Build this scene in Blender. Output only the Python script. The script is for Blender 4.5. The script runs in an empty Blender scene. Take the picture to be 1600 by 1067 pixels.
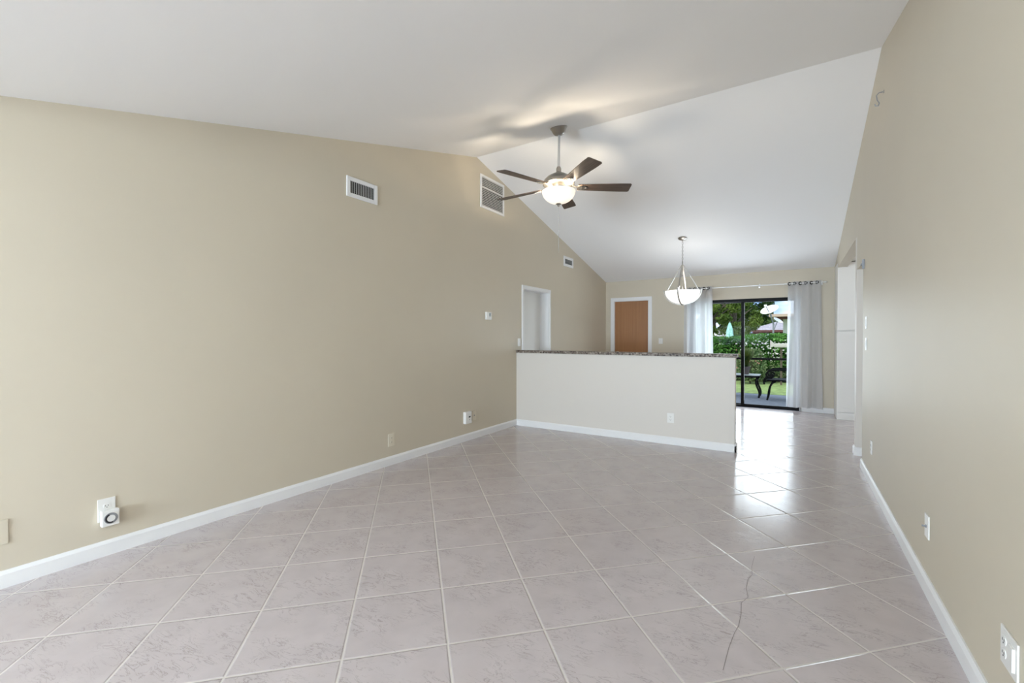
import bpy, bmesh, math, random
from mathutils import Vector, Matrix
random.seed(7)
PI = math.pi
R = math.radians
scene = bpy.context.scene
col = scene.collection

# ------------------------------------------------------------------ camera, light, exposure
cam = bpy.data.cameras.new('camera')
cam.sensor_width = 36.0
cam.lens = 691.4 / 1600 * 36.0
cam.clip_start = 0.02
co = bpy.data.objects.new('camera', cam)
col.objects.link(co)
co.location = (0, 0, 1.275)
co.rotation_euler = (R(90 - 0.58), 0, R(32.47))
scene.camera = co

vs = scene.view_settings
vs.view_transform = 'Standard'
vs.look = 'None'
vs.gamma = 1.0
vs.use_curve_mapping = False
vs.exposure = 0.08

world = bpy.data.worlds.new('sky')
scene.world = world
world.use_nodes = True
nt = world.node_tree
nt.nodes.clear()
w_out = nt.nodes.new('ShaderNodeOutputWorld')
w_bg = nt.nodes.new('ShaderNodeBackground')
w_tc = nt.nodes.new('ShaderNodeTexCoord')
w_mp = nt.nodes.new('ShaderNodeMapping')
w_mp.inputs['Scale'].default_value = (1.0, 1.0, 2.6)
w_ns = nt.nodes.new('ShaderNodeTexNoise')
w_ns.inputs['Scale'].default_value = 3.2
w_ns.inputs['Detail'].default_value = 7.0
w_rp = nt.nodes.new('ShaderNodeValToRGB')
w_rp.color_ramp.elements[0].position = 0.40
w_rp.color_ramp.elements[0].color = (0.22, 0.50, 1.0, 1)
w_rp.color_ramp.elements[1].position = 0.58
w_rp.color_ramp.elements[1].color = (1.9, 2.0, 2.1, 1)
w_bg.inputs['Strength'].default_value = 1.0
nt.links.new(w_tc.outputs['Generated'], w_mp.inputs['Vector'])
nt.links.new(w_mp.outputs['Vector'], w_ns.inputs['Vector'])
nt.links.new(w_ns.outputs['Fac'], w_rp.inputs['Fac'])
nt.links.new(w_rp.outputs['Color'], w_bg.inputs['Color'])
nt.links.new(w_bg.outputs['Background'], w_out.inputs['Surface'])


def lamp(name, kind, loc, energy, color=(1, 1, 1), rot=(0, 0, 0), **kw):
    l = bpy.data.lights.new(name, kind)
    l.energy = energy
    l.color = color
    for k, v in kw.items():
        setattr(l, k, v)
    o = bpy.data.objects.new(name, l)
    o.location = loc
    o.rotation_euler = rot
    col.objects.link(o)
    return o


sun = lamp('sun', 'SUN', (0, -10, 20), 3.2, (1.0, 0.95, 0.86), angle=R(0.6))
sun.rotation_euler = Vector((0.30, 0.62, -0.80)).to_track_quat('-Z', 'Y').to_euler()
# daylight coming in through the front window behind the camera
lamp('front_daylight', 'AREA', (-2.00, -4.92, 1.10), 640, (0.70, 0.85, 1.0), (R(134), 0, 0), shape='RECTANGLE', size=2.2, size_y=2.0)
# daylight coming in through the sliding door
lamp('patio_daylight', 'AREA', (-0.80, 9.28, 1.0), 52, (0.84, 0.91, 1.0), (R(-90), 0, 0), shape='RECTANGLE', size=1.7, size_y=1.8)
lamp('kitchen_fill', 'POINT', (1.7, 6.9, 2.25), 17, (0.97, 0.98, 1.0), shadow_soft_size=0.15)  # unseen fill light added to brighten the kitchen

cy = scene.cycles
cy.max_bounces = 10
cy.diffuse_bounces = 7
cy.glossy_bounces = 5
cy.transparent_max_bounces = 16
cy.sample_clamp_indirect = 6.0
cy.caustics_reflective = False
cy.caustics_refractive = False

# ------------------------------------------------------------------ room measures (metres)
XL, XR = -3.384, 0.57
YF, YB = -4.80, 9.051  # unseen front end pushed back so the window light spreads evenly
YRIDGE, ZRIDGE, ZBACK, ZFRONT = 4.492, 3.542, 2.439, 2.359
YH = 5.437
WT = 0.15


def ceil_z(y):
    if y < 0:
        return ZFRONT
    if y < YRIDGE:
        return ZFRONT + (ZRIDGE - ZFRONT) * y / YRIDGE
    return ZRIDGE - (y - YRIDGE) * (ZRIDGE - ZBACK) / (YB - YRIDGE)


# ------------------------------------------------------------------ materials
def new_mat(name):
    m = bpy.data.materials.new(name)
    m.use_nodes = True
    n = m.node_tree
    b = n.nodes['Principled BSDF']
    return m, n, b


def mat(name, color, rough=0.5, metal=0.0, spec=0.5, bump=0.0, bscale=200, var=0.0, vscale=6.0, emit=None, estr=0.0):
    m, n, b = new_mat(name)
    b.inputs['Base Color'].default_value = (*color, 1)
    b.inputs['Roughness'].default_value = rough
    b.inputs['Metallic'].default_value = metal
    b.inputs['Specular IOR Level'].default_value = spec
    tc = n.nodes.new('ShaderNodeTexCoord')
    if bump:
        ns = n.nodes.new('ShaderNodeTexNoise')
        ns.inputs['Scale'].default_value = bscale
        ns.inputs['Detail'].default_value = 3
        bp = n.nodes.new('ShaderNodeBump')
        bp.inputs['Strength'].default_value = bump
        bp.inputs['Distance'].default_value = 0.002
        n.links.new(tc.outputs['Object'], ns.inputs['Vector'])
        n.links.new(ns.outputs['Fac'], bp.inputs['Height'])
        n.links.new(bp.outputs['Normal'], b.inputs['Normal'])
    if var:
        ns = n.nodes.new('ShaderNodeTexNoise')
        ns.inputs['Scale'].default_value = vscale
        ns.inputs['Detail'].default_value = 4
        rp = n.nodes.new('ShaderNodeValToRGB')
        rp.color_ramp.elements[0].position = 0.3
        rp.color_ramp.elements[1].position = 0.7
        rp.color_ramp.elements[0].color = (*[c * (1 - var) for c in color], 1)
        rp.color_ramp.elements[1].color = (*[min(1, c * (1 + var)) for c in color], 1)
        n.links.new(tc.outputs['Object'], ns.inputs['Vector'])
        n.links.new(ns.outputs['Fac'], rp.inputs['Fac'])
        n.links.new(rp.outputs['Color'], b.inputs['Base Color'])
    if emit:
        b.inputs['Emission Color'].default_value = (*emit, 1)
        b.inputs['Emission Strength'].default_value = estr
    return m


def leaf_mat(name, c0, c1, scale=3.0):
    m, n, b = new_mat(name)
    tc = n.nodes.new('ShaderNodeTexCoord')
    ns = n.nodes.new('ShaderNodeTexNoise')
    ns.inputs['Scale'].default_value = scale
    ns.inputs['Detail'].default_value = 5
    rp = n.nodes.new('ShaderNodeValToRGB')
    rp.color_ramp.elements[0].position = 0.35
    rp.color_ramp.elements[1].position = 0.65
    rp.color_ramp.elements[0].color = (*c0, 1)
    rp.color_ramp.elements[1].color = (*c1, 1)
    n.links.new(tc.outputs['Object'], ns.inputs['Vector'])
    n.links.new(ns.outputs['Fac'], rp.inputs['Fac'])
    n.links.new(rp.outputs['Color'], b.inputs['Base Color'])
    b.inputs['Roughness'].default_value = 0.6
    b.inputs['Specular IOR Level'].default_value = 0.15
    tr = n.nodes.new('ShaderNodeBsdfTranslucent')
    n.links.new(rp.outputs['Color'], tr.inputs['Color'])
    mx = n.nodes.new('ShaderNodeMixShader')
    mx.inputs['Fac'].default_value = 0.3
    n.links.new(b.outputs['BSDF'], mx.inputs[1])
    n.links.new(tr.outputs['BSDF'], mx.inputs[2])
    n.links.new(mx.outputs['Shader'], n.nodes['Material Output'].inputs['Surface'])
    return m


M = {}
M['wall'] = mat('beige_wall_paint', (0.595, 0.535, 0.425), 0.5, bump=0.05, bscale=160, var=0.015, vscale=1.5)
M['divider'] = mat('ivory_wall_paint', (0.685, 0.645, 0.590), 0.5, bump=0.05, bscale=160)
M['ceiling'] = mat('white_ceiling_paint', (0.92, 0.92, 0.925), 0.8, spec=0.2, bump=0.08, bscale=120)
M['trim'] = mat('white_trim_paint', (0.82, 0.82, 0.82), 0.35)
M['door_white'] = mat('white_door_paint', (0.78, 0.78, 0.76), 0.4)
M['plastic'] = mat('white_plastic', (0.80, 0.79, 0.76), 0.3)
M['almond'] = mat('almond_plastic', (0.70, 0.64, 0.52), 0.35)
M['black_plastic'] = mat('black_plastic', (0.015, 0.015, 0.016), 0.35)
M['grey_plastic'] = mat('grey_plastic', (0.27, 0.27, 0.28), 0.4)
M['screen'] = mat('dark_screen', (0.03, 0.04, 0.035), 0.15)
M['nickel'] = mat('brushed_nickel', (0.42, 0.40, 0.37), 0.30, metal=1.0)
M['rod_white'] = mat('pale_rod_metal', (0.72, 0.72, 0.71), 0.3, metal=0.6)
M['dark_vent'] = mat('dark_vent_shade', (0.03, 0.03, 0.03), 0.9)
M['louver'] = mat('grey_louver', (0.66, 0.65, 0.62), 0.5)
M['black_metal'] = mat('black_aluminium', (0.006, 0.006, 0.007), 0.5, spec=0.15)
M['iron'] = mat('black_iron', (0.010, 0.010, 0.011), 0.6, spec=0.2)
M['cabinet'] = mat('white_cabinet_paint', (0.80, 0.79, 0.75), 0.35)
M['leaf_tree'] = leaf_mat('tree_leaves', (0.035, 0.085, 0.015), (0.20, 0.28, 0.06), 1.3)
M['leaf_dark'] = leaf_mat('dark_tree_leaves', (0.02, 0.05, 0.012), (0.08, 0.14, 0.03), 1.1)
M['leaf_hedge'] = leaf_mat('hedge_leaves', (0.035, 0.13, 0.02), (0.14, 0.33, 0.07), 4.0)
M['leaf_shrub'] = leaf_mat('shrub_leaves', (0.08, 0.16, 0.06), (0.30, 0.36, 0.18), 5.0)
M['leaf_banana'] = leaf_mat('banana_leaves', (0.14, 0.36, 0.08), (0.30, 0.55, 0.18), 6.0)
M['leaf_pot'] = leaf_mat('reed_leaves', (0.02, 0.05, 0.012), (0.12, 0.16, 0.03), 8.0)
M['bark'] = mat('bark', (0.10, 0.08, 0.06), 0.9, bump=0.6, bscale=20)
M['teal'] = mat('pale_teal_canvas', (0.36, 0.66, 0.60), 0.8, var=0.25, vscale=12)
M['petal'] = mat('white_petals', (0.85, 0.82, 0.80), 0.6)
M['petal_pink'] = mat('pink_petals', (0.75, 0.32, 0.30), 0.6)
M['hedge_core'] = mat('hedge_dark_core', (0.010, 0.022, 0.007), 0.95)
M['lawn'] = mat('lawn_grass', (0.21, 0.29, 0.10), 0.9, var=0.35, vscale=9, bump=0.8, bscale=60)
M['patio'] = mat('patio_concrete', (0.28, 0.30, 0.36), 0.8, var=0.12, vscale=14)
M['roof'] = mat('grey_shingles', (0.33, 0.31, 0.36), 0.9, var=0.2, vscale=5)
M['fascia'] = mat('red_brown_fascia', (0.14, 0.05, 0.05), 0.7)
M['pump'] = mat('pale_pump_casing', (0.50, 0.48, 0.44), 0.6)
M['stucco'] = mat('white_stucco', (0.80, 0.80, 0.78), 0.9)
M['tan_fascia'] = mat('tan_fascia', (0.55, 0.42, 0.35), 0.8)
M['dish'] = mat('white_dish_paint', (0.85, 0.85, 0.86), 0.4)
M['grey_metal'] = mat('grey_metal', (0.30, 0.31, 0.33), 0.5, metal=0.4)
M['pot'] = mat('grey_brown_pot', (0.16, 0.13, 0.13), 0.8)
M['tabletop'] = mat('pale_tabletop', (0.55, 0.58, 0.58), 0.4)
M['shade'] = mat('lit_frosted_glass', (0.9, 0.88, 0.84), 0.4, emit=(1.0, 0.86, 0.68), estr=0.7)
M['bulb'] = mat('lit_bulb', (1, 1, 1), 0.4, emit=(1.0, 0.84, 0.62), estr=14.0)
M['pendant_bowl'] = mat('lit_alabaster_glass', (0.9, 0.9, 0.88), 0.35, emit=(1.0, 0.97, 0.92), estr=0.85)
M['slot'] = mat('socket_slot', (0.02, 0.02, 0.02), 0.6)
M['crack'] = mat('tile_crack', (0.22, 0.19, 0.18), 0.8)


def floor_mat():
    m, n, b = new_mat('diagonal_marbled_tile')
    L = n.links.new
    S = 0.416
    ox, oy = -1.498, 1.102
    c = math.sqrt(0.5)

    def mth(op, a, b_=None, clamp=False):
        k = n.nodes.new('ShaderNodeMath')
        k.operation = op
        k.use_clamp = clamp
        for i, v in enumerate((a, b_)):
            if v is None:
                continue
            if isinstance(v, (int, float)):
                k.inputs[i].default_value = v
            else:
                L(v, k.inputs[i])
        return k.outputs[0]
    tc = n.nodes.new('ShaderNodeTexCoord')
    sp = n.nodes.new('ShaderNodeSeparateXYZ')
    L(tc.outputs['Object'], sp.inputs[0])
    x = mth('SUBTRACT', sp.outputs[0], ox)
    y = mth('SUBTRACT', sp.outputs[1], oy)
    u = mth('MULTIPLY', mth('ADD', x, y), c / S)
    v = mth('MULTIPLY', mth('SUBTRACT', y, x), c / S)

    def edge(t):
        f = mth('FRACT', t)
        return mth('MINIMUM', f, mth('SUBTRACT', 1.0, f))
    d = mth('MULTIPLY', mth('MINIMUM', edge(u), edge(v)), S)      # metres to the nearest joint
    mr = n.nodes.new('ShaderNodeMapRange')
    L(d, mr.inputs['Value'])
    mr.inputs['From Min'].default_value = 0.0028
    mr.inputs['From Max'].default_value = 0.0042
    tile = mr.outputs[0]                                          # 0 in the joint, 1 on the tile
    # one random number per tile
    cb = n.nodes.new('ShaderNodeCombineXYZ')
    L(mth('FLOOR', u), cb.inputs[0])
    L(mth('FLOOR', v), cb.inputs[1])
    wn = n.nodes.new('ShaderNodeTexWhiteNoise')
    wn.noise_dimensions = '3D'
    L(cb.outputs[0], wn.inputs['Vector'])
    # veins: stretched, distorted noise, shifted per tile
    cv = n.nodes.new('ShaderNodeCombineXYZ')
    L(mth('MULTIPLY', u, 2.2), cv.inputs[0])
    L(mth('MULTIPLY', v, 2.2), cv.inputs[1])
    L(mth('MULTIPLY', wn.outputs['Value'], 40.0), cv.inputs[2])
    rt = n.nodes.new('ShaderNodeVectorRotate')
    rt.rotation_type = 'Z_AXIS'
    rt.inputs['Angle'].default_value = R(38)
    L(cv.outputs[0], rt.inputs['Vector'])
    mp = n.nodes.new('ShaderNodeMapping')
    mp.inputs['Scale'].default_value = (0.9, 2.6, 1)
    L(rt.outputs[0], mp.inputs['Vector'])
    ns = n.nodes.new('ShaderNodeTexNoise')
    ns.inputs['Scale'].default_value = 1.7
    ns.inputs['Detail'].default_value = 6
    ns.inputs['Roughness'].default_value = 0.62
    ns.inputs['Distortion'].default_value = 1.3
    L(mp.outputs[0], ns.inputs['Vector'])
    ridge = mth('ABSOLUTE', mth('SUBTRACT', ns.outputs['Fac'], 0.5))
    vr = n.nodes.new('ShaderNodeMapRange')
    L(ridge, vr.inputs['Value'])
    vr.inputs['From Min'].default_value = 0.0
    vr.inputs['From Max'].default_value = 0.020
    vr.inputs['To Min'].default_value = 1.0
    vr.inputs['To Max'].default_value = 0.0
    # veins come in patches
    n2 = n.nodes.new('ShaderNodeTexNoise')
    n2.inputs['Scale'].default_value = 1.15
    n2.inputs['Detail'].default_value = 2
    L(cv.outputs[0], n2.inputs['Vector'])
    pr = n.nodes.new('ShaderNodeMapRange')
    L(n2.outputs['Fac'], pr.inputs['Value'])
    pr.inputs['From Min'].default_value = 0.42
    pr.inputs['From Max'].default_value = 0.58
    vein = mth('MULTIPLY', vr.outputs[0], pr.outputs[0])
    # tile body colour
    n3 = n.nodes.new('ShaderNodeTexNoise')
    n3.inputs['Scale'].default_value = 1.6
    n3.inputs['Detail'].default_value = 3
    L(cv.outputs[0], n3.inputs['Vector'])
    rp = n.nodes.new('ShaderNodeValToRGB')
    rp.color_ramp.elements[0].position = 0.3
    rp.color_ramp.elements[1].position = 0.7
    rp.color_ramp.elements[0].color = (0.495, 0.440, 0.440, 1)
    rp.color_ramp.elements[1].color = (0.540, 0.485, 0.485, 1)
    L(n3.outputs['Fac'], rp.inputs['Fac'])
    m1 = n.nodes.new('ShaderNodeMix')
    m1.data_type = 'RGBA'
    L(mth('MULTIPLY', vein, 0.62), m1.inputs['Factor'])
    L(rp.outputs['Color'], m1.inputs[6])
    m1.inputs[7].default_value = (0.235, 0.195, 0.18, 1)
    m2 = n.nodes.new('ShaderNodeMix')
    m2.data_type = 'RGBA'
    L(tile, m2.inputs['Factor'])
    m2.inputs[6].default_value = (0.60, 0.56, 0.52, 1)
    L(m1.outputs[2], m2.inputs[7])
    L(m2.outputs[2], b.inputs['Base Color'])
    rr = n.nodes.new('ShaderNodeMapRange')
    L(tile, rr.inputs['Value'])
    rr.inputs['To Min'].default_value = 0.65
    rr.inputs['To Max'].default_value = 0.17
    L(rr.outputs[0], b.inputs['Roughness'])
    b.inputs['Specular IOR Level'].default_value = 0.55
    # relief: sunk joint, slightly uneven glaze
    e2 = n.nodes.new('ShaderNodeMapRange')
    L(d, e2.inputs['Value'])
    e2.inputs['From Min'].default_value = 0.002
    e2.inputs['From Max'].default_value = 0.009
    e2.interpolation_type = 'SMOOTHSTEP'
    hs = mth('ADD', mth('MULTIPLY', e2.outputs[0], 1.0), mth('MULTIPLY', n3.outputs['Fac'], 0.10))
    hs = mth('SUBTRACT', hs, mth('MULTIPLY', vein, 0.05))
    bp = n.nodes.new('ShaderNodeBump')
    bp.inputs['Strength'].default_value = 0.6
    bp.inputs['Distance'].default_value = 0.0025
    L(hs, bp.inputs['Height'])
    L(bp.outputs['Normal'], b.inputs['Normal'])
    return m


def granite_mat():
    m, n, b = new_mat('speckled_granite')
    tc = n.nodes.new('ShaderNodeTexCoord')
    vo = n.nodes.new('ShaderNodeTexNoise')
    vo.inputs['Scale'].default_value = 45
    vo.inputs['Detail'].default_value = 3
    rp = n.nodes.new('ShaderNodeValToRGB')
    e = rp.color_ramp.elements
    e[0].position = 0.36
    e[0].color = (0.03, 0.022, 0.02, 1)
    e[1].position = 0.66
    e[1].color = (0.36, 0.32, 0.27, 1)
    x = e.new(0.47)
    x.color = (0.16, 0.12, 0.09, 1)
    x = e.new(0.56)
    x.color = (0.24, 0.21, 0.18, 1)
    n.links.new(tc.outputs['Object'], vo.inputs['Vector'])
    n.links.new(vo.outputs['Fac'], rp.inputs['Fac'])
    n.links.new(rp.outputs['Color'], b.inputs['Base Color'])
    b.inputs['Roughness'].default_value = 0.45
    b.inputs['Specular IOR Level'].default_value = 0.3
    return m


def wood_mat(name, c0, c1, axis='X', scale=6, rough=0.45):
    m, n, b = new_mat(name)
    tc = n.nodes.new('ShaderNodeTexCoord')
    mp = n.nodes.new('ShaderNodeMapping')
    mp.inputs['Scale'].default_value = (0.6, 14, 14) if axis == 'X' else (14, 14, 0.6)
    ns = n.nodes.new('ShaderNodeTexNoise')
    ns.inputs['Scale'].default_value = scale
    ns.inputs['Detail'].default_value = 5
    rp = n.nodes.new('ShaderNodeValToRGB')
    rp.color_ramp.elements[0].position = 0.3
    rp.color_ramp.elements[1].position = 0.7
    rp.color_ramp.elements[0].color = (*c0, 1)
    rp.color_ramp.elements[1].color = (*c1, 1)
    n.links.new(tc.outputs['Object'], mp.inputs['Vector'])
    n.links.new(mp.outputs['Vector'], ns.inputs['Vector'])
    n.links.new(ns.outputs['Fac'], rp.inputs['Fac'])
    n.links.new(rp.outputs['Color'], b.inputs['Base Color'])
    b.inputs['Roughness'].default_value = rough
    return m


def glass_mat():
    m = bpy.data.materials.new('clear_window_glass')
    m.use_nodes = True
    n = m.node_tree
    n.nodes.clear()
    o = n.nodes.new('ShaderNodeOutputMaterial')
    t = n.nodes.new('ShaderNodeBsdfTransparent')
    t.inputs['Color'].default_value = (0.94, 0.96, 0.95, 1)
    g = n.nodes.new('ShaderNodeBsdfGlossy')
    g.inputs['Roughness'].default_value = 0.02
    f = n.nodes.new('ShaderNodeFresnel')
    f.inputs['IOR'].default_value = 1.06
    x = n.nodes.new('ShaderNodeMixShader')
    n.links.new(f.outputs[0], x.inputs[0])
    n.links.new(t.outputs[0], x.inputs[1])
    n.links.new(g.outputs[0], x.inputs[2])
    n.links.new(x.outputs[0], o.inputs['Surface'])
    return m


def sheer_mat():
    m = bpy.data.materials.new('white_sheer_fabric')
    m.use_nodes = True
    n = m.node_tree
    n.nodes.clear()
    o = n.nodes.new('ShaderNodeOutputMaterial')
    t = n.nodes.new('ShaderNodeBsdfTransparent')
    d = n.nodes.new('ShaderNodeBsdfDiffuse')
    d.inputs['Color'].default_value = (0.74, 0.74, 0.76, 1)
    l = n.nodes.new('ShaderNodeBsdfTranslucent')
    l.inputs['Color'].default_value = (0.70, 0.72, 0.75, 1)
    a = n.nodes.new('ShaderNodeMixShader')
    a.inputs[0].default_value = 0.42
    b = n.nodes.new('ShaderNodeMixShader')
    b.inputs[0].default_value = 0.30
    n.links.new(d.outputs[0], a.inputs[1])
    n.links.new(l.outputs[0], a.inputs[2])
    n.links.new(a.outputs[0], b.inputs[1])
    n.links.new(t.outputs[0], b.inputs[2])
    n.links.new(b.outputs[0], o.inputs['Surface'])
    return m


M['floor'] = floor_mat()
M['granite'] = granite_mat()
M['blade'] = wood_mat('dark_walnut_blade', (0.050, 0.034, 0.026), (0.125, 0.085, 0.062), 'X')
M['brown_door'] = wood_mat('brown_door_veneer', (0.315, 0.138, 0.046), (0.365, 0.168, 0.060), 'Z', 2)
M['glass'] = glass_mat()
M['sheer'] = sheer_mat()

# ------------------------------------------------------------------ mesh helpers


def obj(name, bm, m=None, parent=None, loc=None, smooth=False, kind=None):
    bmesh.ops.recalc_face_normals(bm, faces=bm.faces)
    me = bpy.data.meshes.new(name)
    bm.to_mesh(me)
    bm.free()
    if smooth:
        for p in me.polygons:
            p.use_smooth = True
        try:
            me.set_sharp_from_angle(angle=R(40))
        except Exception:
            pass
    o = bpy.data.objects.new(name, me)
    if m:
        me.materials.append(M[m] if isinstance(m, str) else m)
    if parent:
        o.parent = parent
    if loc:
        o.location = loc
    if kind:
        o['kind'] = kind
    col.objects.link(o)
    return o


def thing(name, label, cat, loc=(0, 0, 0), rotz=0.0, group=None):
    o = bpy.data.objects.new(name, None)
    o.empty_display_size = 0.05
    o.location = loc
    o.rotation_euler = (0, 0, rotz)
    o['label'] = label
    o['category'] = cat
    if group:
        o['group'] = group
    col.objects.link(o)
    return o


def tag(o, label, cat, group=None):
    o['label'] = label
    o['category'] = cat
    if group:
        o['group'] = group
    return o


def copy_tree(o, parent=None):
    c = o.copy()
    col.objects.link(c)
    if parent:
        c.parent = parent
    for ch in list(o.children):
        copy_tree(ch, c)
    return c


def BM():
    return bmesh.new()


def box(bm, x0, x1, y0, y1, z0, z1, bevel=0.0, seg=2):
    t = bmesh.new()
    vs_ = [t.verts.new((x, y, z)) for x in (x0, x1) for y in (y0, y1) for z in (z0, z1)]
    for f in ((0, 1, 3, 2), (4, 6, 7, 5), (0, 4, 5, 1), (2, 3, 7, 6), (0, 2, 6, 4), (1, 5, 7, 3)):
        t.faces.new([vs_[i] for i in f])
    if bevel:
        bmesh.ops.bevel(t, geom=t.edges[:], offset=bevel, segments=seg, affect='EDGES', profile=0.7)
    merge(bm, t)


def merge(bm, t, mtx=None):
    if mtx is not None:
        t.transform(mtx)
    vm = {}
    for v in t.verts:
        vm[v] = bm.verts.new(v.co)
    for f in t.faces:
        try:
            bm.faces.new([vm[v] for v in f.verts])
        except ValueError:
            pass
    t.free()


def prism(bm, pts, axis, a, b):
    """extrude a 2D outline along an axis ('x': pts are (y,z); 'y': (x,z); 'z': (x,y))"""
    def P(p, t):
        return {'x': (t, p[0], p[1]), 'y': (p[0], t, p[1]), 'z': (p[0], p[1], t)}[axis]
    A = [bm.verts.new(P(p, a)) for p in pts]
    B = [bm.verts.new(P(p, b)) for p in pts]
    n = len(pts)
    bm.faces.new(A)
    bm.faces.new(B[::-1])
    for i in range(n):
        bm.faces.new((A[i], A[(i + 1) % n], B[(i + 1) % n], B[i]))


def lathe(bm, prof, seg=40, center=(0, 0, 0), mtx=None):
    t = bmesh.new()
    rings = []
    for r, z in prof:
        if r < 1e-6:
            rings.append([t.verts.new((0, 0, z))])
        else:
            rings.append([t.verts.new((r * math.cos(2 * PI * k / seg), r * math.sin(2 * PI * k / seg), z)) for k in range(seg)])
    for a, b in zip(rings, rings[1:]):
        for k in range(seg):
            k2 = (k + 1) % seg
            if len(a) == 1 and len(b) == 1:
                continue
            if len(a) == 1:
                t.faces.new((a[0], b[k], b[k2]))
            elif len(b) == 1:
                t.faces.new((a[k], a[k2], b[0]))
            else:
                t.faces.new((a[k], a[k2], b[k2], b[k]))
    if mtx is not None:
        t.transform(mtx)
    t.transform(Matrix.Translation(center))
    merge(bm, t)


def tube(bm, pts, rad, seg=10, closed=False, caps=True):
    pts = [Vector(p) for p in pts]
    n = len(pts)
    rads = rad if isinstance(rad, (list, tuple)) else [rad] * n
    rings = []
    up = Vector((0, 0, 1))
    prev = None
    for i, p in enumerate(pts):
        if closed:
            d = (pts[(i + 1) % n] - pts[i - 1]).normalized()
        else:
            d = (pts[min(i + 1, n - 1)] - pts[max(i - 1, 0)]).normalized()
        if prev is None:
            a = d.cross(up)
            if a.length < 1e-3:
                a = d.cross(Vector((1, 0, 0)))
            a.normalize()
        else:
            a = (prev - d * prev.dot(d)).normalized()
        prev = a
        b = d.cross(a)
        rings.append([bm.verts.new(p + (a * math.cos(2 * PI * k / seg) + b * math.sin(2 * PI * k / seg)) * rads[i]) for k in range(seg)])
    m = n if closed else n - 1
    for i in range(m):
        A, B = rings[i], rings[(i + 1) % n]
        for k in range(seg):
            bm.faces.new((A[k], A[(k + 1) % seg], B[(k + 1) % seg], B[k]))
    if caps and not closed:
        bm.faces.new(rings[0][::-1])
        bm.faces.new(rings[-1])


def strip(bm, pts, side, w, t):
    """flat bar of width w (along side) and thickness t following a path"""
    pts = [Vector(p) for p in pts]
    side = Vector(side).normalized()
    rings = []
    for i, p in enumerate(pts):
        d = (pts[min(i + 1, len(pts) - 1)] - pts[max(i - 1, 0)]).normalized()
        nrm = d.cross(side).normalized()
        rings.append([bm.verts.new(p + side * sx * w / 2 + nrm * sn * t / 2) for sx, sn in ((-1, -1), (1, -1), (1, 1), (-1, 1))])
    for A, B in zip(rings, rings[1:]):
        for k in range(4):
            bm.faces.new((A[k], A[(k + 1) % 4], B[(k + 1) % 4], B[k]))
    bm.faces.new(rings[0][::-1])
    bm.faces.new(rings[-1])


def torus(bm, R0, r0, center, axis='x', seg=24, s2=8):
    pts = []
    for k in range(seg):
        a = 2 * PI * k / seg
        c, s = R0 * math.cos(a), R0 * math.sin(a)
        pts.append(Vector(center) + Vector({'x': (0, c, s), 'y': (c, 0, s), 'z': (c, s, 0)}[axis]))
    tube(bm, pts, r0, s2, closed=True)


# ------------------------------------------------------------------ room shell
bm = BM()
box(bm, XL - WT, 3.2, YF - 0.1, YB + 0.0, -0.12, 0.0)
floor = obj('floor', bm, 'floor', kind='structure')

bm = BM()
th = 0.16
for a, b in ((-7.2, 0.0), (0.0, YRIDGE), (YRIDGE, YB + 0.75)):  # unseen slab past the front wall is added to block sun
    pr = [(a, ceil_z(a)), (b, ceil_z(b)), (b, ceil_z(b) + th), (a, ceil_z(a) + th)]
    prism(bm, pr, 'x', XL - WT - 0.6, XR + 0.12)
obj('ceiling', bm, 'ceiling', kind='structure')


def wall_along_y(name, x0, x1, pieces, m):
    bm = BM()
    for ya, yb, z0, top in pieces:
        ys = [ya] + [q for q in (0.0, YRIDGE) if ya < q < yb] + [yb]
        tops = [(y, (ceil_z(y) + 0.03) if top is None else max(top, ceil_z(y) + 0.03)) for y in ys]
        prism(bm, [(ya, z0), (yb, z0)] + tops[::-1], 'x', x0, x1)
    return obj(name, bm, m, kind='structure')


D1 = (5.622, 6.44, 2.00)           # white door in the long wall: y0, y1, top
wall_along_y('wall_left', XL - WT, XL, [(YF - 0.12, D1[0], 0, None), (D1[0], D1[1], D1[2], None), (D1[1], YB + WT, 0, None)], 'wall')
wall_along_y('wall_right', XR, XR + 0.12, [(YF - 0.12, 5.485, 0, None)], 'wall')
wall_along_y('wall_passage', XR, XR + 0.12, [(5.485, 6.0, 2.0, 3.05), (6.0, 6.13, 2.35, 3.05)], 'wall')
bm = BM()
box(bm, XR, XR + 0.12, 6.0, 6.13, 0, 2.35)
obj('wall_jamb', bm, 'divider', kind='structure')  # same beige wall, coloured ivory to stand in for daylight on it
wall_along_y('wall_header', XR, XR + 0.12, [(6.13, 8.48, 2.35, 3.0), (8.48, YB + WT, 2.43, 3.0)], 'wall')

D2 = (-3.197, -2.487, 2.02)        # brown door
D3 = (-1.72, 0.09, 1.968)          # sliding door
bm = BM()
zt = ZBACK + 0.03
box(bm, XL - WT, D2[0], YB, YB + WT, 0, zt)
box(bm, D2[0], D2[1], YB, YB + WT, D2[2], zt)
box(bm, D2[1], D3[0], YB, YB + WT, 0, zt)
box(bm, D3[0], D3[1], YB, YB + WT, D3[2], zt)
box(bm, D3[1], 3.2, YB, YB + WT, 0, 3.0)
obj('wall_back', bm, 'wall', kind='structure')

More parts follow.
